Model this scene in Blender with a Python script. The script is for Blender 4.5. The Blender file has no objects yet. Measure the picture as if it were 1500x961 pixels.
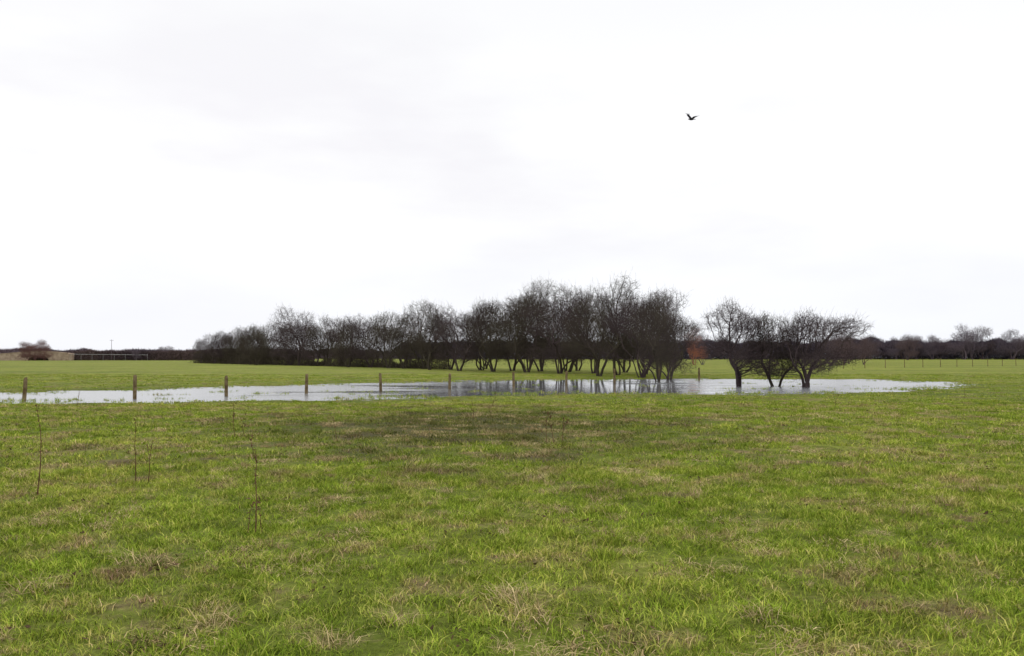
import bpy, math, random
import numpy as np
from mathutils import Vector, noise

random.seed(7)
rng = np.random.default_rng(7)
scene = bpy.context.scene
scene.view_settings.view_transform = 'Standard'
scene.view_settings.look = 'None'
scene.view_settings.exposure = 0
COL = scene.collection

# ------------------------------------------------------------------ helpers
def mesh_np(name, V, F, mat=None, smooth=False, attr=None):
    V = np.asarray(V, dtype=np.float32); F = np.asarray(F, dtype=np.int32)
    me = bpy.data.meshes.new(name)
    k = F.shape[1]
    me.vertices.add(len(V)); me.vertices.foreach_set('co', V.ravel())
    me.loops.add(F.size); me.loops.foreach_set('vertex_index', F.ravel())
    me.polygons.add(len(F))
    me.polygons.foreach_set('loop_start', np.arange(0, F.size, k, dtype=np.int32))
    if smooth:
        me.polygons.foreach_set('use_smooth', np.ones(len(F), dtype=bool))
    if attr:
        for n, a in attr.items():
            at = me.attributes.new(n, 'FLOAT', 'POINT')
            at.data.foreach_set('value', np.asarray(a, dtype=np.float32))
    me.update(calc_edges=True); me.validate()
    if mat: me.materials.append(mat)
    return me

def obj(name, me, loc=(0, 0, 0), rot=(0, 0, 0), sc=(1, 1, 1), parent=None, col=None):
    o = bpy.data.objects.new(name, me)
    o.location = loc; o.rotation_euler = rot; o.scale = sc
    if parent: o.parent = parent
    (col or COL).objects.link(o)
    return o

def prisms(P0, P1, R0, R1, k):
    P0 = np.asarray(P0, float); P1 = np.asarray(P1, float)
    n = len(P0)
    d = P1 - P0
    L = np.linalg.norm(d, axis=1, keepdims=True); L[L == 0] = 1e-6
    d = d / L
    ref = np.where(np.abs(d[:, 2:3]) > 0.9, np.array([[1., 0, 0]]), np.array([[0, 0, 1.]]))
    u = np.cross(d, ref); u /= np.linalg.norm(u, axis=1, keepdims=True)
    v = np.cross(d, u)
    a = np.arange(k) * 2 * math.pi / k
    ring = u[:, None, :] * np.cos(a)[None, :, None] + v[:, None, :] * np.sin(a)[None, :, None]
    V0 = P0[:, None, :] + ring * np.asarray(R0)[:, None, None]
    V1 = P1[:, None, :] + ring * np.asarray(R1)[:, None, None]
    V = np.concatenate([V0, V1], axis=1).reshape(-1, 3)
    b = (np.arange(n) * 2 * k)[:, None]
    i = np.arange(k)[None, :]; j = (np.arange(k) + 1) % k
    F = np.stack([b + i, b + j[None, :], b + k + j[None, :], b + k + i], axis=2).reshape(-1, 4)
    return V, F

def merge(parts):
    Vs, Fs, o = [], [], 0
    for V, F in parts:
        Vs.append(V); Fs.append(F + o); o += len(V)
    return np.concatenate(Vs), np.concatenate(Fs)

# ------------------------------------------------------------------ materials
def new_mat(name):
    m = bpy.data.materials.new(name); m.use_nodes = True
    nt = m.node_tree; nt.nodes.clear()
    out = nt.nodes.new('ShaderNodeOutputMaterial')
    b = nt.nodes.new('ShaderNodeBsdfPrincipled')
    nt.links.new(b.outputs[0], out.inputs[0])
    b.inputs['Specular IOR Level'].default_value = 0.2
    b.inputs['Roughness'].default_value = 0.8
    return m, nt, b

def diff_mat(name):
    m = bpy.data.materials.new(name); m.use_nodes = True
    nt = m.node_tree; nt.nodes.clear()
    out = nt.nodes.new('ShaderNodeOutputMaterial')
    b = nt.nodes.new('ShaderNodeBsdfDiffuse')
    nt.links.new(b.outputs[0], out.inputs[0])
    return m, nt, b

def N(nt, t, **kw):
    n = nt.nodes.new(t)
    for k, v in kw.items(): setattr(n, k, v)
    return n

def noise_n(nt, vec, scale, detail=4, rough=0.55):
    n = N(nt, 'ShaderNodeTexNoise')
    n.inputs['Scale'].default_value = scale; n.inputs['Detail'].default_value = detail
    n.inputs['Roughness'].default_value = rough
    nt.links.new(vec, n.inputs['Vector'])
    return n.outputs['Fac']

def ramp(nt, fac, stops):
    r = N(nt, 'ShaderNodeValToRGB'); cr = r.color_ramp
    while len(cr.elements) < len(stops): cr.elements.new(0.5)
    for e, (p, c) in zip(cr.elements, stops):
        e.position = p; e.color = (c[0], c[1], c[2], 1) if not isinstance(c, (int, float)) else (c, c, c, 1)
    nt.links.new(fac, r.inputs[0]); return r.outputs[0]

def mix(nt, fac, a, b, bt='MIX'):
    m = N(nt, 'ShaderNodeMix', data_type='RGBA', blend_type=bt)
    for s, v in ((m.inputs[0], fac), (m.inputs[6], a), (m.inputs[7], b)):
        if hasattr(v, 'is_output'): nt.links.new(v, s)
        elif isinstance(v, (int, float)): s.default_value = v
        else: s.default_value = (v[0], v[1], v[2], 1)
    return m.outputs[2]

def math_n(nt, op, a, b=None, clamp=False):
    m = N(nt, 'ShaderNodeMath', operation=op, use_clamp=clamp)
    for s, v in ((m.inputs[0], a), (m.inputs[1], b)):
        if v is None: continue
        if hasattr(v, 'is_output'): nt.links.new(v, s)
        else: s.default_value = v
    return m.outputs[0]

def meadow_colour(nt, gain=1.0):
    geo = N(nt, 'ShaderNodeNewGeometry'); pos = geo.outputs['Position']
    g = ramp(nt, noise_n(nt, pos, 0.22, 4, 0.65), [(0.32, (0.140, 0.185, 0.022)), (0.5, (0.190, 0.232, 0.032)), (0.66, (0.245, 0.265, 0.046))])
    g2 = ramp(nt, noise_n(nt, pos, 2.2, 3, 0.65), [(0.36, 0.72), (0.62, 1.2)])
    c = mix(nt, 1.0, g, g2, 'MULTIPLY')
    straw = ramp(nt, noise_n(nt, pos, 1.1, 5, 0.74), [(0.51, 0.0), (0.66, 0.85)])
    c = mix(nt, straw, c, (0.29, 0.22, 0.10))
    nb = noise_n(nt, pos, 0.55, 6, 0.76)
    brown = ramp(nt, nb, [(0.55, 0.0), (0.66, 0.75)])
    c = mix(nt, brown, c, (0.155, 0.108, 0.06))
    # trampled, muddy hollow in front of the flood water
    mp = N(nt, 'ShaderNodeMapping'); nt.links.new(pos, mp.inputs[0])
    mp.inputs['Location'].default_value = (0.16, -2.60, 0); mp.inputs['Scale'].default_value = (0.17, 0.125, 0)
    ln = N(nt, 'ShaderNodeVectorMath', operation='LENGTH'); nt.links.new(mp.outputs[0], ln.inputs[0])
    d = math_n(nt, 'SUBTRACT', 1.3, ln.outputs['Value'])
    d2 = math_n(nt, 'ADD', d, math_n(nt, 'MULTIPLY', math_n(nt, 'SUBTRACT', nb, 0.5), 3.6))
    mud = ramp(nt, d2, [(0.1, 0.0), (1.0, 0.8)])
    c = mix(nt, mud, c, (0.088, 0.075, 0.036))
    if gain != 1.0:
        c = mix(nt, 1.0, c, (gain, gain, gain), 'MULTIPLY')
    return c, pos

def ground_material():
    m, nt, b = new_mat('meadow_ground')
    c, pos = meadow_colour(nt)
    sp = N(nt, 'ShaderNodeSeparateXYZ'); nt.links.new(pos, sp.inputs[0])
    # ground under the blades: darker near the camera, full sward tone in the far pasture
    nearf = N(nt, 'ShaderNodeMapRange'); nearf.inputs[1].default_value = 30; nearf.inputs[2].default_value = 75
    nearf.inputs[3].default_value = 0.66; nearf.inputs[4].default_value = 0.95
    nt.links.new(sp.outputs[1], nearf.inputs[0])
    f = ramp(nt, noise_n(nt, pos, 14, 4, 0.7), [(0.3, 0.5), (0.7, 1.15)])
    f = math_n(nt, 'MULTIPLY', f, nearf.outputs[0])
    c = mix(nt, 1.0, c, f, 'MULTIPLY')
    # broad soft bands in the far pasture
    mb = N(nt, 'ShaderNodeMapping'); nt.links.new(pos, mb.inputs[0]); mb.inputs['Scale'].default_value = (0.018, 0.05, 1)
    band = ramp(nt, noise_n(nt, mb.outputs[0], 1.0, 5, 0.65), [(0.35, (0.80, 0.82, 0.9)), (0.65, (1.12, 1.08, 1.1))])
    c = mix(nt, 1.0, c, band, 'MULTIPLY')
    w = N(nt, 'ShaderNodeMapRange'); w.inputs[1].default_value = -0.01; w.inputs[2].default_value = 0.035
    w.inputs[3].default_value = 1; w.inputs[4].default_value = 0
    nt.links.new(sp.outputs[2], w.inputs[0])
    c = mix(nt, math_n(nt, 'MULTIPLY', w.outputs[0], 0.6), c, (0.06, 0.055, 0.02))
    nt.links.new(c, b.inputs['Base Color'])
    b.inputs['Roughness'].default_value = 0.95; b.inputs['Specular IOR Level'].default_value = 0.05
    bp = N(nt, 'ShaderNodeBump'); bp.inputs['Strength'].default_value = 0.7; bp.inputs['Distance'].default_value = 0.06
    nt.links.new(noise_n(nt, pos, 9, 4, 0.7), bp.inputs['Height']); nt.links.new(bp.outputs[0], b.inputs['Normal'])
    return m

def grass_material():
    m, nt, b = diff_mat('grass_blades')
    c, pos = meadow_colour(nt, 1.36)
    a = N(nt, 'ShaderNodeAttribute', attribute_name='tint')
    t = ramp(nt, a.outputs['Fac'], [(0.0, (0.48, 0.58, 0.46)), (0.45, (0.9, 1.02, 0.8)), (0.8, (1.22, 1.24, 1.0)), (0.9, (1.5, 1.25, 1.5)), (1.0, (1.9, 1.55, 2.6))])
    c = mix(nt, 1.0, c, t, 'MULTIPLY')
    nt.links.new(c, b.inputs[0])
    return m

def varied(name, c1, c2, scale=3.0, attr=None):
    m, nt, b = diff_mat(name)
    geo = N(nt, 'ShaderNodeNewGeometry')
    f = noise_n(nt, geo.outputs['Position'], scale, 2, 0.6)
    c = ramp(nt, f, [(0.33, c1), (0.67, c2)])
    if attr:
        a = N(nt, 'ShaderNodeAttribute', attribute_name=attr)
        c = mix(nt, 1.0, c, ramp(nt, a.outputs['Fac'], [(0, 0.6), (1, 1.4)]), 'MULTIPLY')
    nt.links.new(c, b.inputs[0])
    return m

M_ground = ground_material()
M_grass = grass_material()
M_straw = varied('dead_grass', (0.26, 0.19, 0.09), (0.50, 0.40, 0.21), 2.0, attr='tint')
M_bark = varied('hawthorn_bark', (0.058, 0.043, 0.046), (0.095, 0.074, 0.071), 0.5)
M_bark2 = varied('lichened_bark', (0.054, 0.043, 0.038), (0.088, 0.076, 0.056), 0.4)
M_thick = varied('thicket_twigs', (0.048, 0.040, 0.032), (0.085, 0.072, 0.050), 0.25)
M_far_haze = varied('hazed_distant_twigs', (0.105, 0.088, 0.110), (0.15, 0.11, 0.125), 0.02)  # aerial haze painted into the colour: lightened and shifted to blue-purple
M_far2 = varied('distant_brown_twigs', (0.088, 0.068, 0.076), (0.125, 0.088, 0.090), 0.02)
M_far_dark_haze = varied('hazed_hedge_twigs', (0.066, 0.060, 0.084), (0.098, 0.078, 0.094), 0.02)  # distance haze put into the hedge colour as a bluish-purple tint
M_far_red = varied('reddish_twigs', (0.15, 0.080, 0.075), (0.20, 0.11, 0.095), 0.05)
M_orange = varied('russet_twigs', (0.26, 0.105, 0.068), (0.36, 0.155, 0.105), 0.3)
M_hedge = varied('brown_hedge_twigs', (0.075, 0.055, 0.060), (0.12, 0.085, 0.08), 0.05)
M_post = varied('weathered_post', (0.10, 0.07, 0.035), (0.21, 0.16, 0.09), 6.0)
M_stem = varied('dead_stem', (0.085, 0.042, 0.027), (0.15, 0.085, 0.055), 8.0)
M_leaf = varied('dead_leaves', (0.055, 0.038, 0.022), (0.13, 0.085, 0.05), 5.0)
M_stone = varied('bridge_stone', (0.26, 0.19, 0.14), (0.42, 0.33, 0.25), 0.8)
M_white = varied('pale_rail_paint', (0.35, 0.35, 0.36), (0.5, 0.5, 0.5), 1.0)
M_crow = varied('crow_feathers', (0.012, 0.012, 0.015), (0.025, 0.022, 0.025), 12.0)

# ------------------------------------------------------------------ terrain
POND = np.array([(-34, 31.0), (-23.5, 31.7), (-19.9, 32.1), (-15.6, 31.5), (-12.1, 32.3), (-8.2, 33.0), (-4.3, 34.8), (0, 38.2), (4.9, 39.2),
    (9.5, 38.6), (14.6, 39.2), (18.9, 41.8), (23.6, 46.4), (29, 52), (30, 58.5), (27, 65), (18.3, 67), (7.7, 66), (2.5, 64),
    (-4.9, 61.7), (-9, 56.7), (-13, 53.5), (-16, 50), (-18.5, 46.6), (-21, 44.4), (-24, 42), (-27.6, 40), (-35, 38)], float)

def pond_sd(P):
    x, y = P[:, 0], P[:, 1]
    dmin = np.full(len(P), 1e9); inside = np.zeros(len(P), bool)
    n = len(POND)
    for i in range(n):
        a = POND[i]; b = POND[(i + 1) % n]
        ab = b - a
        t = np.clip(((x - a[0]) * ab[0] + (y - a[1]) * ab[1]) / (ab @ ab), 0, 1)
        d = np.hypot(x - a[0] - t * ab[0], y - a[1] - t * ab[1])
        dmin = np.minimum(dmin, d)
        c = ((a[1] > y) != (b[1] > y))
        with np.errstate(divide='ignore', invalid='ignore'):
            xi = (b[0] - a[0]) * (y - a[1]) / (b[1] - a[1]) + a[0]
        inside ^= c & (x < xi)
    return np.where(inside, dmin, -dmin)

def nz(P, s, off=0.0, octv=3):
    out = np.empty(len(P))
    for i, (x, y) in enumerate(P[:, :2]):
        out[i] = noise.fractal(Vector((x * s + off, y * s + off * 0.7, off)), 0.8, 2.0, octv)
    return out

def height(P):
    P = np.asarray(P, float)
    x, y = P[:, 0], P[:, 1]
    near = (np.abs(x) < 60) & (y > -20) & (y < 110)
    h = np.full(len(P), 0.10)
    Q = P[near]
    if len(Q):
        sd = pond_sd(Q)
        base = np.clip(-sd / 4.0, -1.0, 1.0) * 0.065 + 0.006
        far_from = np.clip((-sd - 2) / 10, 0, 1)
        Qs = Q * np.array([[0.6, 1.0]])
        hh = base + nz(Qs, 0.55, 3.1) * 0.034 + nz(Q, 0.11, 9.0, 2) * 0.035 * far_from + 0.015 * far_from
        q1 = Q[:, 1] < 22
        micro = np.zeros(len(Q)); micro[q1] = nz(Q[q1], 1.7, 5.5, 2) * 0.026
        hh = hh + micro
        edge = np.clip(np.maximum(np.abs(Q[:, 0]) - 45, Q[:, 1] - 85) / 14, 0, 1)
        hh = np.where(sd < -3.5, np.maximum(hh, 0.035), hh)
        h[near] = hh * (1 - edge) + 0.10 * edge
    return h

def axis(segs):
    return np.concatenate([np.arange(a, b, s) for a, b, s in segs])
gx = 1.14 ** np.arange(0, 34)
ext = 46 + np.cumsum(gx) * 1.0
xs = np.concatenate([-ext[::-1], axis([(-46, -12, 0.4), (-12, 12, 0.2), (12, 46.01, 0.4)]), ext])
yext = 80 + np.cumsum(1.13 ** np.arange(0, 38))
ys = np.concatenate([[-400, -150, -60, -25, -12, -6, -3], axis([(-1, 16, 0.2), (16, 72, 0.4), (72, 80.1, 1.0)]), yext])
X, Y = np.meshgrid(xs, ys)
P = np.stack([X.ravel(), Y.ravel()], 1)
Z = height(P)
nx, ny = len(xs), len(ys)
i = np.arange(nx - 1)[None, :] + np.arange(ny - 1)[:, None] * nx
F = np.stack([i, i + 1, i + nx + 1, i + nx], 2).reshape(-1, 4)
obj('meadow_ground', mesh_np('meadow_ground', np.column_stack([P, Z]), F, M_ground, smooth=True))

# flood water: calm in the shelter of the trees, wind-rippled elsewhere, a little silt in it
m, nt, b = new_mat('flood_water')
geo = N(nt, 'ShaderNodeNewGeometry')
b.inputs['Base Color'].default_value = (0.16, 0.165, 0.17, 1)
b.inputs['Specular IOR Level'].default_value = 0.5
b.inputs['IOR'].default_value = 1.36
sx_ = N(nt, 'ShaderNodeSeparateXYZ'); nt.links.new(geo.outputs['Position'], sx_.inputs[0])
mps = N(nt, 'ShaderNodeMapping'); nt.links.new(geo.outputs['Position'], mps.inputs[0]); mps.inputs['Scale'].default_value = (0.10, 0.32, 1)
pn = noise_n(nt, mps.outputs[0], 1.0, 4, 0.6)
shelter = math_n(nt, 'SUBTRACT', 1.0, math_n(nt, 'DIVIDE', math_n(nt, 'ABSOLUTE', math_n(nt, 'SUBTRACT', sx_.outputs[0], 2.0)), 11.0))
sf = math_n(nt, 'ADD', math_n(nt, 'MULTIPLY', shelter, 0.6), math_n(nt, 'MULTIPLY', math_n(nt, 'SUBTRACT', pn, 0.5), 2.2))
rip = ramp(nt, sf, [(-0.0, 1.0), (0.35, 0.10)])
nt.links.new(math_n(nt, 'ADD', math_n(nt, 'MULTIPLY', rip, 0.20), 0.02), b.inputs['Roughness'])
mp = N(nt, 'ShaderNodeMapping'); nt.links.new(geo.outputs['Position'], mp.inputs[0]); mp.inputs['Scale'].default_value = (0.8, 1.6, 1)
bp = N(nt, 'ShaderNodeBump'); bp.inputs['Strength'].default_value = 1.0; bp.inputs['Distance'].default_value = 0.016
hgt = mix(nt, 1.0, noise_n(nt, mp.outputs[0], 3.0, 4, 0.6), rip, 'MULTIPLY')
nt.links.new(hgt, bp.inputs['Height']); nt.links.new(bp.outputs[0], b.inputs['Normal'])
obj('flood_water', mesh_np('flood_water', [(-42, 27, 0), (34, 27, 0), (34, 71, 0), (-42, 71, 0)], [(0, 1, 2, 3)], m))

# ------------------------------------------------------------------ grass
def blade_patch(name, n, radius, hmin, hmax, width, mat, seed, lean=0.5, clump=0.0, curve=0.5):
    r = np.random.default_rng(seed)
    rad = radius * np.sqrt(r.random(n)); th = r.random(n) * 2 * math.pi
    base = np.column_stack([rad * np.cos(th), rad * np.sin(th), np.full(n, -0.015)])
    hs = np.ones(n); tint = r.random(n)
    if clump > 0:
        nc = max(4, int(n / 40)); cr = radius * np.sqrt(r.random(nc)); ct = r.random(nc) * 6.283
        cc = np.column_stack([cr * np.cos(ct), cr * np.sin(ct)])
        k = r.integers(0, nc, n); sel = r.random(n) < clump
        base[sel, :2] = cc[k[sel]] + r.normal(0, 0.03 * radius / 0.42, (sel.sum(), 2))
        ch = r.uniform(0.6, 1.6, nc); ctn = r.uniform(-0.3, 0.3, nc)
        hs[sel] = ch[k[sel]]; tint[sel] = np.clip(tint[sel] + ctn[k[sel]], 0, 1)
    h = r.uniform(hmin, hmax, n) * r.uniform(0.6, 1.15, n) * hs
    az = r.random(n) * 2 * math.pi
    ln = r.uniform(0.1, 1.0, n) * lean
    out = np.column_stack([np.cos(az), np.sin(az), np.zeros(n)])
    fa = r.random(n) * math.pi
    side = np.column_stack([np.cos(fa), np.sin(fa), np.zeros(n)])
    w = width * r.uniform(0.6, 1.3, n)[:, None]
    up = np.array([[0, 0, 1.0]])
    mid = base + up * (h * 0.6)[:, None] + out * (h * ln * 0.5)[:, None]
    tip = base + up * (h * (1 - 0.35 * ln * curve))[:, None] + out * (h * ln * (1 + curve))[:, None]
    V = np.stack([base - side * w / 2, base + side * w / 2, mid + side * w * 0.4, mid - side * w * 0.4, tip], 1).reshape(-1, 3)
    o = (np.arange(n) * 5)[:, None]
    F = np.concatenate([o + np.array([[0, 1, 2]]), o + np.array([[0, 2, 3]]), o + np.array([[3, 2, 4]])], 1).reshape(-1, 3)
    return mesh_np(name, V, F, mat, attr={'tint': np.repeat(tint, 5)})

def instancer(name, pts, sources, rotz, sc, pick):
    c = bpy.data.collections.new(name + '_sources')
    for k, me in enumerate(sources):
        c.objects.link(bpy.data.objects.new('%s_part_%02d' % (name, k), me))
    me = bpy.data.meshes.new(name)
    me.vertices.add(len(pts)); me.vertices.foreach_set('co', np.asarray(pts, np.float32).ravel())
    for nme, t, a in (('rotz', 'FLOAT', rotz), ('sc', 'FLOAT', sc), ('pick', 'INT', pick)):
        at = me.attributes.new(nme, t, 'POINT'); at.data.foreach_set('value', a)
    o = obj(name, me)
    ng = bpy.data.node_groups.new(name, 'GeometryNodeTree')
    ng.interface.new_socket('Geometry', in_out='INPUT', socket_type='NodeSocketGeometry')
    ng.interface.new_socket('Geometry', in_out='OUTPUT', socket_type='NodeSocketGeometry')
    gi = ng.nodes.new('NodeGroupInput'); go = ng.nodes.new('NodeGroupOutput')
    ip = ng.nodes.new('GeometryNodeInstanceOnPoints'); ci = ng.nodes.new('GeometryNodeCollectionInfo')
    ci.inputs[0].default_value = c; ci.inputs[1].default_value = True; ci.inputs[2].default_value = True
    def na(nm, t):
        a = ng.nodes.new('GeometryNodeInputNamedAttribute'); a.data_type = t; a.inputs[0].default_value = nm
        return [s for s in a.outputs if s.enabled and s.name == 'Attribute'][0]
    cx = ng.nodes.new('ShaderNodeCombineXYZ')
    L = ng.links.new
    L(gi.outputs[0], ip.inputs['Points']); L(ci.outputs[0], ip.inputs['Instance'])
    ip.inputs['Pick Instance'].default_value = True
    L(na('pick', 'INT'), ip.inputs['Instance Index'])
    L(na('rotz', 'FLOAT'), cx.inputs[2]); L(cx.outputs[0], ip.inputs['Rotation'])
    L(na('sc', 'FLOAT'), ip.inputs['Scale'])
    L(ip.outputs[0], go.inputs[0])
    md = o.modifiers.new('scatter', 'NODES'); md.node_group = ng
    return o

def scatter(name, y0, y1, step, sources, wslope=0.70, xpad=2.5, smin=0.8, smax=1.2, keep=1.0, wet=-0.004, patchy=None, only_wet=False):
    pts = []
    y = y0
    while y < y1:
        half = xpad + wslope * y
        xx = np.arange(-half, half, step)
        pts.append(np.column_stack([xx, np.full(len(xx), y)]))
        y += step
    P = np.concatenate(pts)
    P += rng.uniform(-0.5, 0.5, P.shape) * step
    if keep < 1: P = P[rng.random(len(P)) < keep]
    if patchy:
        f = nz(P, patchy[0], 21.0, 3); P = P[f + rng.normal(0, 0.15, len(P)) > patchy[1]]
    z = height(P)
    if only_wet: ok = (z < 0.01) & (z > -0.045)
    else: ok = (z > wet) & ((z > 0.012) | (rng.random(len(P)) < 0.6))
    P, z = P[ok], z[ok]
    n = len(P)
    return instancer(name, np.column_stack([P, z]), sources, rng.random(n) * 6.283, rng.uniform(smin, smax, n), rng.integers(0, len(sources), n).astype(np.int32))

near_src = [blade_patch('grass_near', 620, 0.40, 0.025, 0.075, 0.0062, M_grass, 10 + k, 1.1, 0.45) for k in range(6)]
mid_src = [blade_patch('grass_mid', 580, 0.8, 0.025, 0.075, 0.012, M_grass, 30 + k, 1.0, 0.45) for k in range(5)]
far_src = [blade_patch('grass_far', 420, 1.5, 0.03, 0.07, 0.026, M_grass, 50 + k, 0.9, 0.4) for k in range(4)]
scatter('meadow_grass', 3.2, 13, 0.41, near_src)
scatter('meadow_grass', 13, 31, 0.87, mid_src)
scatter('meadow_grass', 31, 80, 1.9, far_src, smin=0.6, smax=1.0)
straw_src = [blade_patch('dead_tuft', 80, 0.12, 0.04, 0.16, 0.005, M_straw, 70 + k, 1.6, 0.0, 0.8) for k in range(5)]
straw_src += [blade_patch('dead_thatch', 300, 0.26, 0.02, 0.065, 0.006, M_straw, 80 + k, 2.8, 0.3, 1.0) for k in range(5)]
scatter('dead_grass', 3, 30, 0.42, straw_src, smin=0.45, smax=1.35, patchy=(0.8, 0.14))
scatter('dead_grass', 3, 16, 0.55, straw_src[:5], smin=0.3, smax=0.8, keep=0.6)
tus_src = [blade_patch('tussock', 150, 0.14, 0.07, 0.15, 0.007, M_grass, 90 + k, 0.8, 0.0, 0.7) for k in range(3)]
scatter('grass_tussock', 3, 34, 1.2, tus_src, keep=0.35, smin=0.5, smax=1.1)
wet_src = [blade_patch('drowned_grass', 60, 0.45, 0.08, 0.15, 0.012, M_grass, 120 + k, 0.5, 0.7, 0.4) for k in range(4)]
scatter('flooded_grass', 30, 68, 0.7, wet_src, smin=0.6, smax=1.2, only_wet=True, patchy=(0.25, -0.02))

def leaf_litter(name, n, radius, size, seed):
    r = np.random.default_rng(seed)
    c = np.column_stack([r.normal(0, radius, n), r.normal(0, radius, n), r.uniform(0.005, 0.035, n)])
    u = r.normal(0, 1, (n, 3)); u[:, 2] *= 0.4; u /= np.linalg.norm(u, axis=1, keepdims=True)
    v = np.cross(u, r.normal(0, 1, (n, 3)) * [0.3, 0.3, 1]); v /= np.linalg.norm(v, axis=1, keepdims=True)
    s = (size * r.uniform(0.5, 1.3, n))[:, None]
    V = np.stack([c - u * s, c - v * s * 0.5, c + u * s, c + v * s * 0.6], 1).reshape(-1, 3)
    return mesh_np(name, V, np.arange(4 * n).reshape(-1, 4), M_leaf)
scatter('leaf_litter', 3, 30, 0.8, [leaf_litter('litter', [4, 9, 16, 26][k], [0.07, 0.10, 0.13, 0.16][k], 0.020, 5 + k) for k in range(4)], keep=0.5, smin=0.4, smax=1.4)

# ------------------------------------------------------------------ trees
def grow_tree(name, seed, H, W, stems=3, crown_base=0.28, natt=2600, mat=M_bark, lean=0.35, twig=4, skew=(0, 0), tipr=0.0065, twl=0.5, s=None, nb=22, shoots=0.35):
    r = np.random.default_rng(seed)
    s = s or H / 42.0
    cen, rad = [], []
    for k in range(nb):
        a = r.random() * 6.283; q = math.sqrt(r.random()) * 0.78
        zz = crown_base + (1 - crown_base) * (0.08 + 0.80 * r.random() * (1 - 0.5 * q * q))
        cen.append((math.cos(a) * q * W / 2 + skew[0] * zz, math.sin(a) * q * W / 2 + skew[1] * zz, zz * H))
        rr = r.uniform(0.12, 0.23)
        rad.append((rr * W, rr * W, rr * H * 0.62))
    cen = np.array(cen); rad = np.array(rad)
    cen[:, 2] = np.minimum(cen[:, 2], H * 0.93 - rad[:, 2])
    k = r.integers(0, nb, natt)
    d = r.normal(0, 1, (natt, 3)); d /= np.linalg.norm(d, axis=1, keepdims=True)
    A = cen[k] + d * (r.random(natt) ** (1 / 2.4))[:, None] * rad[k]
    A = A[A[:, 2] > crown_base * H * 0.7]
    pos, par = [], []
    for st in range(stems):
        az = st * 6.283 / stems + r.random() * 1.2
        p = np.array([math.cos(az) * 0.13, math.sin(az) * 0.13, -0.15]) * (1 if stems > 1 else 0.2)
        p[2] = -0.15
        dr = np.array([math.cos(az) * lean * r.uniform(0.4, 1.2), math.sin(az) * lean * r.uniform(0.4, 1.2), 1.0])
        prev = -1
        top = H * r.uniform(0.22, 0.36)
        while p[2] < top:
            pos.append(p.copy()); par.append(prev); prev = len(pos) - 1
            dr = dr / np.linalg.norm(dr) + r.normal(0, 0.12, 3); dr[2] = max(dr[2], 0.35)
            dr /= np.linalg.norm(dr)
            p = p + dr * s
    nch = {}
    PN = np.array(pos)
    D = np.linalg.norm(A[:, None, :] - PN[None], axis=2)
    ni = D.argmin(1); nd = D.min(1)
    di = H * 0.5
    dirs = [np.array([0, 0, 1.0])] * len(pos)
    for it in range(160):
        act = nd < di
        if it > 25: di = H * 0.22
        if act.sum() < 5: break
        idx = ni[act]
        v = A[act] - np.array(pos)[idx]; v /= np.linalg.norm(v, axis=1, keepdims=True) + 1e-9
        acc = np.zeros((len(pos), 3)); np.add.at(acc, idx, v)
        new = []
        for q in np.unique(idx):
            if nch.get(q, 0) >= 3: continue
            if pos[q][2] < H * 0.10: continue
            dv = acc[q]; nn = np.linalg.norm(dv)
            if nn < 1e-6: continue
            dv = dv / nn + r.normal(0, 0.30, 3) + dirs[q] * 0.35
            dv /= np.linalg.norm(dv)
            new.append(pos[q] + dv * s); par.append(int(q)); dirs.append(dv); nch[q] = nch.get(q, 0) + 1
        if not new: break
        b0 = len(pos); pos.extend(new)
        NN = np.array(new)
        D = np.linalg.norm(A[:, None, :] - NN[None], axis=2)
        mi = D.argmin(1); md = D.min(1)
        better = md < nd
        ni = np.where(better, mi + b0, ni); nd = np.where(better, md, nd)
        keep = nd > s * 1.35
        A, ni, nd = A[keep], ni[keep], nd[keep]
    n = len(pos); pos = np.array(pos); par = np.array(par)
    e = 2.08
    acc = np.zeros(n); rr = np.zeros(n)
    for q in range(n - 1, -1, -1):
        rr[q] = max(acc[q], tipr ** e)
        if par[q] >= 0: acc[par[q]] += rr[q]
    rr = rr ** (1 / e)
    ed = np.where(par >= 0)[0]
    P0, P1 = pos[par[ed]], pos[ed]
    R0 = np.minimum(rr[par[ed]], rr[ed] * 1.7); R1 = rr[ed]
    fl = 1 + 0.5 * np.exp(-np.maximum(P0[:, 2], 0) / 0.18); R0 = R0 * fl
    dd = P1 - P0
    P0e = P0 - dd * 0.06; P1e = P1 + dd * 0.05
    th = R1 > 0.03
    parts = [prisms(P0e[th], P1e[th], R0[th], R1[th], 7), prisms(P0e[~th], P1e[~th], R0[~th], R1[~th], 3)]
    small = ed[(rr[ed] < 0.026)]
    base = np.repeat(small, twig)
    m_ = len(base)
    dr = pos[base] - pos[par[base]]; dr /= np.linalg.norm(dr, axis=1, keepdims=True)
    d1 = dr * 0.6 + r.normal(0, 0.75, (m_, 3)) + np.array([0, 0, 0.15]); d1 /= np.linalg.norm(d1, axis=1, keepdims=True)
    l1 = (r.uniform(0.25, 1.0, m_) ** 1.3)[:, None] * twl * 0.5
    a0 = pos[base]; a1 = a0 + d1 * l1
    d2 = d1 + r.normal(0, 0.45, (m_, 3)); d2 /= np.linalg.norm(d2, axis=1, keepdims=True)
    a2 = a1 + d2 * l1 * r.uniform(0.5, 1.0, (m_, 1))
    d3 = d1 + r.normal(0, 0.9, (m_, 3)); d3 /= np.linalg.norm(d3, axis=1, keepdims=True)
    a3 = a1 + d3 * l1 * r.uniform(0.3, 0.7, (m_, 1))
    tr = tipr * 0.72
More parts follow.
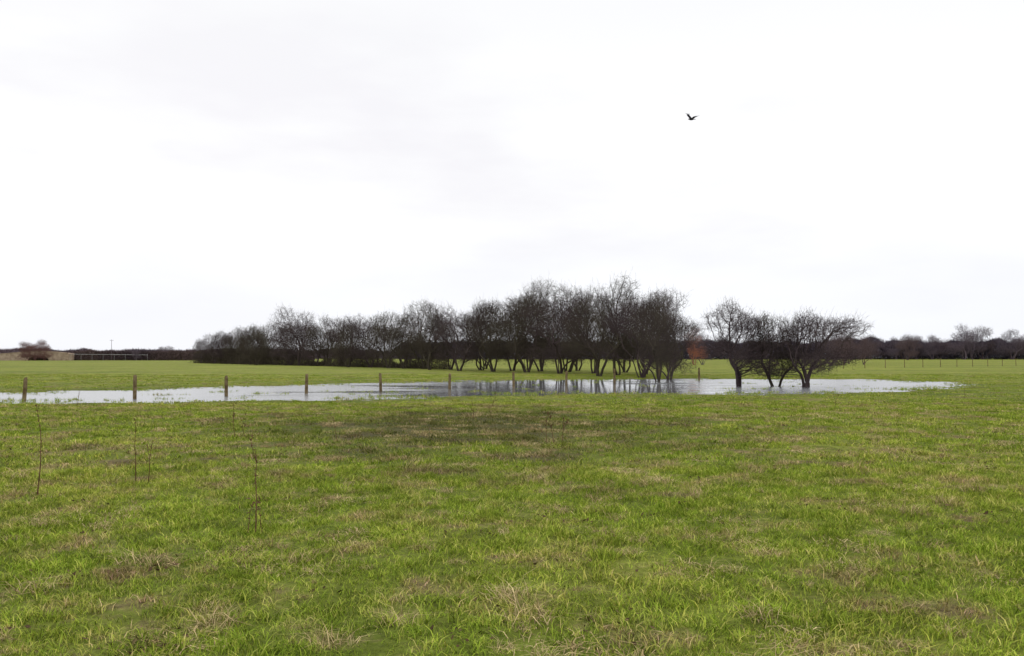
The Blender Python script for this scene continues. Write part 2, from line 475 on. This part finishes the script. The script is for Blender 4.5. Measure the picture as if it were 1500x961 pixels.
    parts.append(prisms(np.concatenate([a0, a1, a1]), np.concatenate([a1, a2, a3]),
        np.full(3 * m_, tr), np.concatenate([np.full(m_, tr * 0.75), np.full(2 * m_, tr * 0.4)]), 3))
    tops = small[(pos[small][:, 2] > H * 0.62) & (r.random(len(small)) < shoots)]
    q = len(tops); p = pos[tops]
    d1 = r.normal(0, 0.35, (q, 3)) + np.column_stack([p[:, 0] / W * 0.9, p[:, 1] / W * 0.9, np.ones(q)]); d1 /= np.linalg.norm(d1, axis=1, keepdims=True)
    l = r.uniform(0.25, 1.0, (q, 1)) * twl * 0.9
    p1 = p + d1 * l; d2 = d1 + r.normal(0, 0.3, (q, 3)); p2 = p1 + d2 * l * 0.6
    parts.append(prisms(np.concatenate([p, p1]), np.concatenate([p1, p2]), np.full(2 * q, tr), np.concatenate([np.full(q, tr * .7), np.full(q, tr * .3)]), 3))
    V, F = merge(parts)
    return mesh_np(name, V, F, mat)

big = [grow_tree('hawthorn_big', 101 + k, 9.0, [7.2, 8.0, 6.6, 7.6, 7.2][k], stems=[3, 4, 3, 5, 4][k], crown_base=[0.16, 0.10, 0.18, 0.12, 0.14][k], natt=3300,
        mat=M_bark if k % 2 else M_bark2, lean=0.42, twig=3, tipr=0.0080, twl=0.85, s=0.20) for k in range(5)]
small_t = [grow_tree('hawthorn_small', 201, 5.3, 4.6, 2, 0.16, 4200, M_bark, 0.3, 3, tipr=0.0062, twl=0.5, s=0.115),
         grow_tree('hawthorn_small', 202, 4.7, 3.3, 3, 0.16, 3000, M_bark2, 0.3, 3, (0.1, 0), 0.0062, 0.5, 0.115),
         grow_tree('hawthorn_small', 203, 4.9, 5.0, 3, 0.12, 4400, M_bark, 0.3, 3, (0.9, 0), 0.0062, 0.5, 0.115)]

def tree(me, x, y, H, href, ws=1.0, rz=None, name='hawthorn_tree', mat=None, parent=None):
    s = H / href
    z = float(height(np.array([[x, y]]))[0]) - 0.05
    o = obj(name, me, (x, y, z), (0, 0, random.random() * 6.28 if rz is None else rz), (s * ws, s * ws, s), parent=parent)
    if mat:
        o.material_slots[0].link = 'OBJECT'; o.material_slots[0].material = mat
    return o

tree(small_t[0], 13.1, 49.5, 5.5, 5.3, rz=0.3)
tree(small_t[1], 15.3, 49.7, 4.7, 4.7, rz=1.0)
tree(small_t[2], 16.7, 48.7, 5.1, 4.9, rz=0.0)

main = [(10.1, 59, 6.9), (10.3, 68, 8.2), (9.4, 76, 9.6), (8.0, 84, 9.4), (5.8, 90, 10.0), (3.2, 94, 11.0), (0, 98, 10.0), (-3.6, 101, 9.0),
        (-7.6, 106, 8.8), (-11.6, 112, 9.8), (-17.3, 120, 8.7), (-25.9, 135, 9.6), (-31.3, 145, 9.4), (-37.7, 152, 11.8),
        (-46, 165, 9.0), (-55, 180, 8.8), (-63, 190, 8.4), (-70, 200, 7.6)]
k = 0
for (x, y, H) in main:
    tree(big[k % 5], x, y, H, 9.0, ws=1.0 if H > 7 else 0.85); k += 1
fill = [(7.3, 72, 7.6), (12.5, 80, 8.2), (4.6, 82, 8.4), (1.6, 88, 8.8), (7.5, 98, 9.6), (-2, 92, 8.4), (2, 106, 10), (-6, 97, 7.8), (-3.5, 112, 9.2),
        (-10, 104, 7.8), (-14.5, 115, 8), (-15, 124, 9.1), (-21, 127, 8.3), (-21, 134, 9), (-28, 140, 8), (-30, 150, 9.2),
        (-34, 148, 8.4), (-41, 158, 9.4), (-44, 170, 9), (-50, 172, 8.4), (-58, 184, 8), (-66, 196, 7.6), (11.6, 63, 5.6), (-24.5, 128, 7),
        (-52, 170, 8.8), (-60, 188, 8.9), (-67, 192, 8.2), (-74, 204, 7.0), (-48, 160, 7.4), (11.6, 88, 9.4), (13.5, 73, 6.4)]
for (x, y, H) in fill:
    tree(big[(k * 3 + 1) % 5], x, y, H, 9.0); k += 1

# ------------------------------------------------------------------ twig masses (hedges, thickets)
def twig_mass(name, n, xa, xb, depth, hfun, tw, tl, mat, seed, yfun=lambda x: 0 * x, dens_low=1.0):
    r = np.random.default_rng(seed)
    x = r.uniform(xa, xb, n); H = hfun(x)
    z = H * (r.random(n) ** dens_low)
    y = yfun(x) + r.normal(0, depth / 3, n) * np.sqrt(np.clip(1.05 - (z / H) ** 2, 0.02, 1))
    c = np.column_stack([x, y, z])
    d = r.normal(0, 1, (n, 3)) + [0, 0, 0.7]; d /= np.linalg.norm(d, axis=1, keepdims=True)
    w = np.cross(d, r.normal(0, 1, (n, 3))); w /= np.linalg.norm(w, axis=1, keepdims=True)
    L = (tl * r.uniform(0.5, 1.3, n))[:, None]; W = (tw * r.uniform(0.6, 1.4, n))[:, None]
    V = np.stack([c - w * W / 2, c + w * W / 2, c + d * L], 1).reshape(-1, 3)
    return mesh_np(name, V, np.arange(3 * n).reshape(-1, 3), mat)

def hf(base, amp, s, off, amp2=0.0, s2=0.3):
    def f(x):
        return np.maximum(0.6, base + amp * np.array([noise.fractal(Vector((v * s, off, 0)), 0.7, 2, 3) for v in x])
            + amp2 * np.array([abs(noise.noise(Vector((v * s2, off, 5.0)))) for v in x]))
    return f

obj('bramble_thicket', twig_mass('bramble_thicket', 36000, -76, -8, 5, hf(1.4, 2.4, 0.16, 2.0), 0.05, 0.6, M_thick, 3,
    yfun=lambda x: 100 - (x + 4) * 1.52 + 3.5, dens_low=1.5))
obj('bramble_thicket', twig_mass('bramble_thicket_end', 14000, -79, -48, 7, hf(2.4, 2.0, 0.2, 7.0, 2.4, 0.25), 0.05, 0.8, M_thick, 4,
    yfun=lambda x: 100 - (x + 4) * 1.52, dens_low=1.3))
obj('hedge', twig_mass('hedge', 60000, -196, -80, 3, hf(3.5, 0.6, 0.05, 1.0, 1.0, 0.15), 0.14, 0.9, M_hedge, 5, yfun=lambda x: 345 + 0 * x))
obj('distant_tree_line', twig_mass('distant_tree_line', 90000, -340, -40, 14, hf(5.0, 2.5, 0.02, 14.0, 2.5, 0.07), 0.34, 1.8, M_far_haze, 16,
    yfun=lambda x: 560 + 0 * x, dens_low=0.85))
obj('distant_tree_line', twig_mass('distant_tree_line_b', 200000, -60, 380, 14, hf(8.6, 2.0, 0.03, 4.0, 3.5, 0.09), 0.28, 1.8, M_far_dark_haze, 6,
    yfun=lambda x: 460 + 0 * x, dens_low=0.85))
dt = bpy.data.objects.new('distant_bare_trees', None); COL.objects.link(dt)
far = [(185, 440, 14), (193, 452, 13), (200, 445, 13), (206, 450, 15), (213, 450, 14), (219, 445, 14), (226, 452, 14), (233, 440, 20), (240, 445, 17), (248, 450, 19), (258, 440, 17), (264, 452, 15), (270, 445, 15),
       (277, 450, 14), (290, 445, 15), (310, 450, 14), (170, 445, 14), (150, 450, 12), (130, 440, 11), (110, 450, 12), (345, 450, 16), (176, 380, 12)]
for j, (x, y, H) in enumerate(far):
    tree(big[j % 5], x, y, H, 9.0, ws=1.15, name='bare_tree', mat=M_far_haze if j % 3 else M_far2, parent=dt)
far_l = [(-150, 340, 5.2), (-161, 400, 7.5), (-168, 410, 7), (-143, 390, 7), (-192, 420, 6.5), (-120, 380, 7), (-131, 395, 6), (-112, 385, 7), (-215, 380, 7), (-240, 390, 9)]
for j, (x, y, H) in enumerate(far_l):
    tree(big[(j + 2) % 5], x, y, H, 9.0, ws=1.2, name='bare_tree', mat=M_far_haze, parent=dt)
for (x, y, H) in [(56, 150, 6.5), (62, 160, 7.4), (70, 170, 6.2), (78, 200, 7.5), (75, 190, 6.5)]:
    tree(big[int(x) % 5], x, y, H, 9.0, ws=1.0, name='bare_tree', mat=M_far2, parent=dt)
for (x, y, H) in [(-181.5, 325, 9.5), (-185, 327, 8.6), (-178.5, 326, 7.8), (-188, 330, 7)]:
    tree(big[1], x, y, H, 9.0, ws=1.0, name='red_willow', mat=M_far_red)
tree(big[2], 35.2, 165, 8.2, 9.0, ws=0.85, name='russet_tree', mat=M_orange)
tree(big[4], 37.5, 168, 6.8, 9.0, ws=0.9, name='bare_tree', mat=M_far_haze, parent=dt)

# ------------------------------------------------------------------ fence posts
def post_mesh(seed, H, w):
    import bmesh
    r = random.Random(seed)
    bm = bmesh.new(); rings = []
    k = 10
    zz = [-0.3, 0.0, H * 0.3, H * 0.65, H * 0.93, H]
    for q, z in enumerate(zz):
        R = w / 2 * (1.08 - 0.10 * z / H) * (0.86 if q == len(zz) - 1 else 1)
        rings.append([bm.verts.new((math.cos(a * 6.2832 / k) * R * (1 + r.uniform(-.07, .07)), math.sin(a * 6.2832 / k) * R * (1 + r.uniform(-.07, .07)),
                      z + (0.02 * math.cos(a) if q == len(zz) - 1 else 0))) for a in range(k)])
    for a_, b_ in zip(rings, rings[1:]):
        for q in range(k): bm.faces.new((a_[q], a_[(q + 1) % k], b_[(q + 1) % k], b_[q]))
    bm.faces.new(rings[-1])
    me = bpy.data.meshes.new('post'); bm.to_mesh(me); bm.free(); me.materials.append(M_post)
    return me
posts = [(-19.0, 33.3, .92), (-15.4, 34.9, .98), (-12.5, 37.4, .9), (-9.65, 40.1, .92), (-6.6, 43.0, .9), (-3.3, 45.2, .84), (0.1, 48.5, .85), (3.3, 52, .85), (6.7, 55.8, .95), (10.2, 59.5, .9), (13.8, 63, .9), (-22.6, 31.0, .95)]
for j, (x, y, H) in enumerate(posts):
    z = float(height(np.array([[x, y]]))[0])
    obj('wooden_fence_post', post_mesh(j, H - z, 0.14), (x, y, z), (random.uniform(-.05, .05), random.uniform(-.07, .07), random.random() * 6))
parts = []
fp = [(36 + t * 4.2, 108 + t * 3.2) for t in range(17)]
for x, y in fp:
    parts.append(prisms([(x, y, 0)], [(x + random.uniform(-.05, .05), y, 0.1 + random.uniform(1.15, 1.35))], [0.05], [0.04], 6))
for (x0, y0), (x1, y1) in zip(fp, fp[1:]):
    for z in (0.55, 0.9, 1.2):
        parts.append(prisms([(x0, y0, z)], [(x1, y1, z)], [0.0015], [0.0015], 3))
V, F = merge(parts); obj('post_and_wire_fence', mesh_np('post_and_wire_fence', V, F, M_post))

# ------------------------------------------------------------------ stone bridge
def bridge():
    import bmesh
    bm = bmesh.new()
    x0, x1, ac, aw, ah = -26, 16, 4.5, 4.2, 2.1
    def top(x): return 2.5 + 1.3 * math.exp(-((x - ac) / 11) ** 2)
    xs_ = [x0 + (x1 - x0) * q / 60 for q in range(61)] + [ac - aw, ac + aw]
    xs_ = sorted(set(round(v, 3) for v in xs_))
    def bot(x):
        t = (x - ac) / aw
        return ah * math.sqrt(max(0, 1 - t * t)) if abs(t) < 1 else -0.2
    for yy in (0, 5.5):
        pr = [(bm.verts.new((x, yy, bot(x))), bm.verts.new((x, yy, top(x)))) for x in xs_]
        for (a, b_), (c, d) in zip(pr, pr[1:]): bm.faces.new((a, c, d, b_) if yy == 0 else (b_, d, c, a))
        if yy == 0: fr = pr
        else: bk = pr
    for (a, b_), (c, d), (e, f), (g, h) in zip(fr, fr[1:], bk, bk[1:]):
        bm.faces.new((b_, d, h, f)); bm.faces.new((a, e, g, c))
    for p_, q_ in ((fr[0], bk[0]), (fr[-1], bk[-1])): bm.faces.new((p_[0], p_[1], q_[1], q_[0]))
    for yy in (-0.12,):
        pr = [[bm.verts.new((x, yy, top(x) - 0.05)), bm.verts.new((x, yy, top(x) + 0.18)), bm.verts.new((x, yy + 0.5, top(x) + 0.18)), bm.verts.new((x, yy + 0.5, top(x) - 0.05))] for x in xs_]
        for a, c in zip(pr, pr[1:]):
            for q in range(4): bm.faces.new((a[q], c[q], c[(q + 1) % 4], a[(q + 1) % 4]))
    for q in range(17):
        a0 = math.pi * q / 17 + 0.02; a1 = math.pi * (q + 1) / 17 - 0.02
        v = []
        for yy in (-0.08, 0.1):
            for a, R in ((a0, 1), (a1, 1), (a1, 1.13), (a0, 1.13)):
                v.append(bm.verts.new((ac + math.cos(a) * aw * R, yy, math.sin(a) * ah * R * (1 if R == 1 else 1.05))))
        bm.faces.new(v[:4])
        for e in range(4): bm.faces.new((v[e], v[(e + 1) % 4], v[4 + (e + 1) % 4], v[4 + e]))
    bmesh.ops.recalc_face_normals(bm, faces=bm.faces)
    me = bpy.data.meshes.new('stone_bridge'); bm.to_mesh(me); bm.free(); me.materials.append(M_stone)
    return me
obj('stone_bridge', bridge(), (-192, 338, 0.0))
parts = []
for q in range(8):
    x = -176 + q * 4.4
    parts.append(prisms([(x, 340, 0)], [(x, 340, 2.6)], [0.03], [0.03], 6))
parts.append(prisms([(-176, 340, 2.6)], [(-145.2, 340, 2.3)], [0.06], [0.06], 6))
V, F = merge(parts); obj('pale_rail_fence', mesh_np('pale_rail_fence', V, F, M_white))
for (x, y, H) in [(-160, 341, 8.5), (-262, 435, 9)]:
    V, F = merge([prisms([(0, 0, 0)], [(0, 0, H)], [.10], [.07], 8), prisms([(-.7, 0, H - .5)], [(.7, 0, H - .5)], [.04], [.04], 4),
                  prisms([(-.6, 0, H - .45)], [(-.6, 0, H - .2)], [.06], [.04], 6), prisms([(.6, 0, H - .45)], [(.6, 0, H - .2)], [.06], [.04], 6)])
    obj('utility_pole', mesh_np('utility_pole', V, F, M_far_haze), (x, y, 0))

# ------------------------------------------------------------------ dead weed stalks
def stalk(seed, H, bushy=0.3, r0=0.006):
    r = np.random.default_rng(seed)
    P0, P1, R0, R1 = [], [], [], []
    def run(p, d, L, rad, lvl):
        n = max(4, int(L / 0.06)); q = p.copy(); dd = d.copy()
        for i_ in range(n):
            dd = dd + r.normal(0, 0.07, 3); dd /= np.linalg.norm(dd)
            q2 = q + dd * L / n
            ra = rad * (1 - 0.75 * i_ / n); rb = rad * (1 - 0.75 * (i_ + 1) / n)
            P0.append(q); P1.append(q2); R0.append(ra); R1.append(rb)
            if lvl < 2 and i_ > n * 0.25 and r.random() < bushy:
                bd = dd + r.normal(0, 0.6, 3); bd[2] = abs(bd[2]) + 0.4; bd /= np.linalg.norm(bd)
                run(q2, bd, L * r.uniform(0.15, 0.4), rad * 0.5, lvl + 1)
            if i_ > n * 0.4:
                for _ in range(3):
                    sd = r.normal(0, 1, 3); sd /= np.linalg.norm(sd)
                    P0.append(q2); P1.append(q2 + sd * r.uniform(0.008, 0.026)); R0.append(0.005); R1.append(0.003)
            q = q2
    run(np.array([0, 0, -0.02]), np.array([r.normal(0, .1), r.normal(0, .1), 1.0]), H, r0, 0)
    V, F = prisms(P0, P1, R0, R1, 5)
    return mesh_np('stalk', V, F, M_stem)
weeds = [(-5.75, 10.4, 1.12, .15), (-4.95, 11.3, .8, .3), (-4.75, 11.2, .6, .3), (-2.45, 8.2, .82, .25), (-2.40, 8.25, .25, .6), (-2.5, 8.15, .22, .6), (-5.7, 17.6, .6, .6), (-5.5, 17.7, .45, .6),
    (-3.4, 16.7, .5, .3), (.8, 16.2, .6, .8), (.95, 16.3, .5, .8), (.65, 16.1, .45, .8), (-15, 29.5, .6, .4),
    (9.8, 26, .55, .2), (18, 34, .6, .2), (2.8, 21, .35, .6), (-1, 22, .4, .5), (-0.6, 24, .5, .5)]
for j, (x, y, H, bu) in enumerate(weeds):
    z = float(height(np.array([[x, y]]))[0])
    obj('dead_dock_stalk', stalk(j + 1, H, bu, 0.0055 + 0.003 * H), (x, y, z))

# ------------------------------------------------------------------ crow in flight
def crow():
    import bmesh
    bm = bmesh.new()
    prof = [(-.30, .004, .035), (-.24, .010, .075), (-.16, .016, .055), (-.12, .03, .035), (-.04, .05, .05), (.05, .058, .055), (.12, .045, .043), (.155, .032, .032), (.19, .034, .033), (.215, .024, .024), (.235, .011, .010), (.285, .002, .002)]
    rings = []
    for x, rz_, ry_ in prof:
        zc = 0.012 if x > .15 else 0
        rings.append([bm.verts.new((x, math.cos(a * .6283) * ry_, zc + math.sin(a * .6283) * rz_)) for a in range(10)])
    for a, b_ in zip(rings, rings[1:]):
        for q in range(10): bm.faces.new((a[q], a[(q + 1) % 10], b_[(q + 1) % 10], b_[q]))
    bm.faces.new(rings[0][::-1]); bm.faces.new(rings[-1])
    for sgn in (1, -1):
        sp = [(0.03, 0.10, -0.06, 0.02), (0.14, 0.12, -0.08, 0.09), (0.26, 0.14, -0.05, 0.17), (0.36, 0.08, -0.08, 0.22)]
        lead = [Vector((l, sgn * y, z)) for (y, l, t, z) in sp]; trail = [Vector((t, sgn * y, z - .01)) for (y, l, t, z) in sp]
        up = Vector((0, 0, .012))
        for q in range(3):
            vs = [bm.verts.new(v) for v in (lead[q], lead[q + 1], trail[q + 1], trail[q])]; bm.faces.new(vs)
            vs2 = [bm.verts.new(v + up) for v in (lead[q], lead[q + 1], trail[q + 1], trail[q])]; bm.faces.new(vs2[::-1])
            for (a, b_) in ((0, 1), (2, 3)): bm.faces.new((vs[a], vs[b_], vs2[b_], vs2[a]))
        for f in range(6):
            t = f / 5; st = lead[3].lerp(trail[3], t)
            ang = -0.1 - t * 1.1
            d = Vector((math.sin(ang) * .8, sgn * math.cos(ang), .35)).normalized() * (0.17 - 0.05 * t)
            w = Vector((.013, 0, 0))
            vs = [bm.verts.new(v) for v in (st - w, st + w, st + d + w * .6, st + d * 1.08, st + d - w * .6)]; bm.faces.new(vs)
        for f in range(7):
            t = f / 6; st = trail[0].lerp(trail[3], t)
            vs = [bm.verts.new(v) for v in (st + Vector((.02, -.02 * sgn, 0)), st + Vector((.02, .03 * sgn, .01)), st + Vector((-.04, .02 * sgn, 0)), st + Vector((-.045, -.01 * sgn, 0)))]; bm.faces.new(vs)
    me = bpy.data.meshes.new('crow'); bm.to_mesh(me); bm.free(); me.materials.append(M_crow)
    return me
obj('crow', crow(), (9.55, 45, 14.35), (math.radians(-22), math.radians(8), math.radians(208)), (0.95, 0.95, 0.95))

# ------------------------------------------------------------------ sky, sun, camera
EL, AZ = math.radians(38), math.radians(-25)
w = bpy.data.worlds.new('World'); scene.world = w; w.use_nodes = True
nt = w.node_tree; nt.nodes.clear()
out = nt.nodes.new('ShaderNodeOutputWorld'); bg = nt.nodes.new('ShaderNodeBackground'); nt.links.new(bg.outputs[0], out.inputs[0])
sky = nt.nodes.new('ShaderNodeTexSky'); sky.sky_type = 'NISHITA'; sky.sun_disc = False; sky.sun_elevation = EL; sky.sun_rotation = AZ
bg.inputs[1].default_value = 0.1
tc = nt.nodes.new('ShaderNodeTexCoord')
sx = N(nt, 'ShaderNodeSeparateXYZ'); nt.links.new(tc.outputs['Generated'], sx.inputs[0])
mp = N(nt, 'ShaderNodeMapping'); nt.links.new(tc.outputs['Generated'], mp.inputs[0]); mp.inputs['Scale'].default_value = (1.2, 1.2, 4.2); mp.inputs['Location'].default_value = (0.4, 0.3, 0.15)
cl = noise_n(nt, mp.outputs[0], 1.9, 5, 0.5)
ccol = ramp(nt, cl, [(0.33, (0.94, 0.93, 0.965)), (0.43, (1.0, 0.998, 1.015)), (0.53, (1.06, 1.06, 1.07)), (0.75, (1.09, 1.09, 1.10))])
ccol = mix(nt, ramp(nt, sx.outputs[2], [(0.0, 0.8), (0.16, 0.0)]), ccol, (0.935, 0.965, 1.035))
ccol = mix(nt, ramp(nt, sx.outputs[2], [(0.25, 0.0), (0.38, 0.6)]), ccol, (0.94, 0.945, 0.965))
gain = math_n(nt, 'MULTIPLY', ramp(nt, sx.outputs[2], [(0.0, 0.5), (0.42, 0.5), (0.85, 0.98)]), 20.0)
vm = N(nt, 'ShaderNodeVectorMath', operation='SCALE'); nt.links.new(ccol, vm.inputs[0]); nt.links.new(gain, vm.inputs['Scale'])
fin = mix(nt, 0.97, sky.outputs[0], vm.outputs[0])
nt.links.new(fin, bg.inputs[0])

sl = bpy.data.lights.new('sun', 'SUN'); sl.energy = 0.8; sl.angle = math.radians(22); sl.color = (1, 0.97, 0.92)
so = obj('sun', sl)
dirv = Vector((math.sin(AZ) * math.cos(EL), math.cos(AZ) * math.cos(EL), math.sin(EL)))
so.rotation_euler = (-dirv).to_track_quat('-Z', 'Y').to_euler()

cd = bpy.data.cameras.new('camera'); cd.lens = 30; cd.sensor_width = 36; cd.clip_start = 0.1; cd.clip_end = 6000
co = obj('camera', cd, (0, 0, 1.75), (math.radians(90 + 1.9), 0, 0))
scene.camera = co
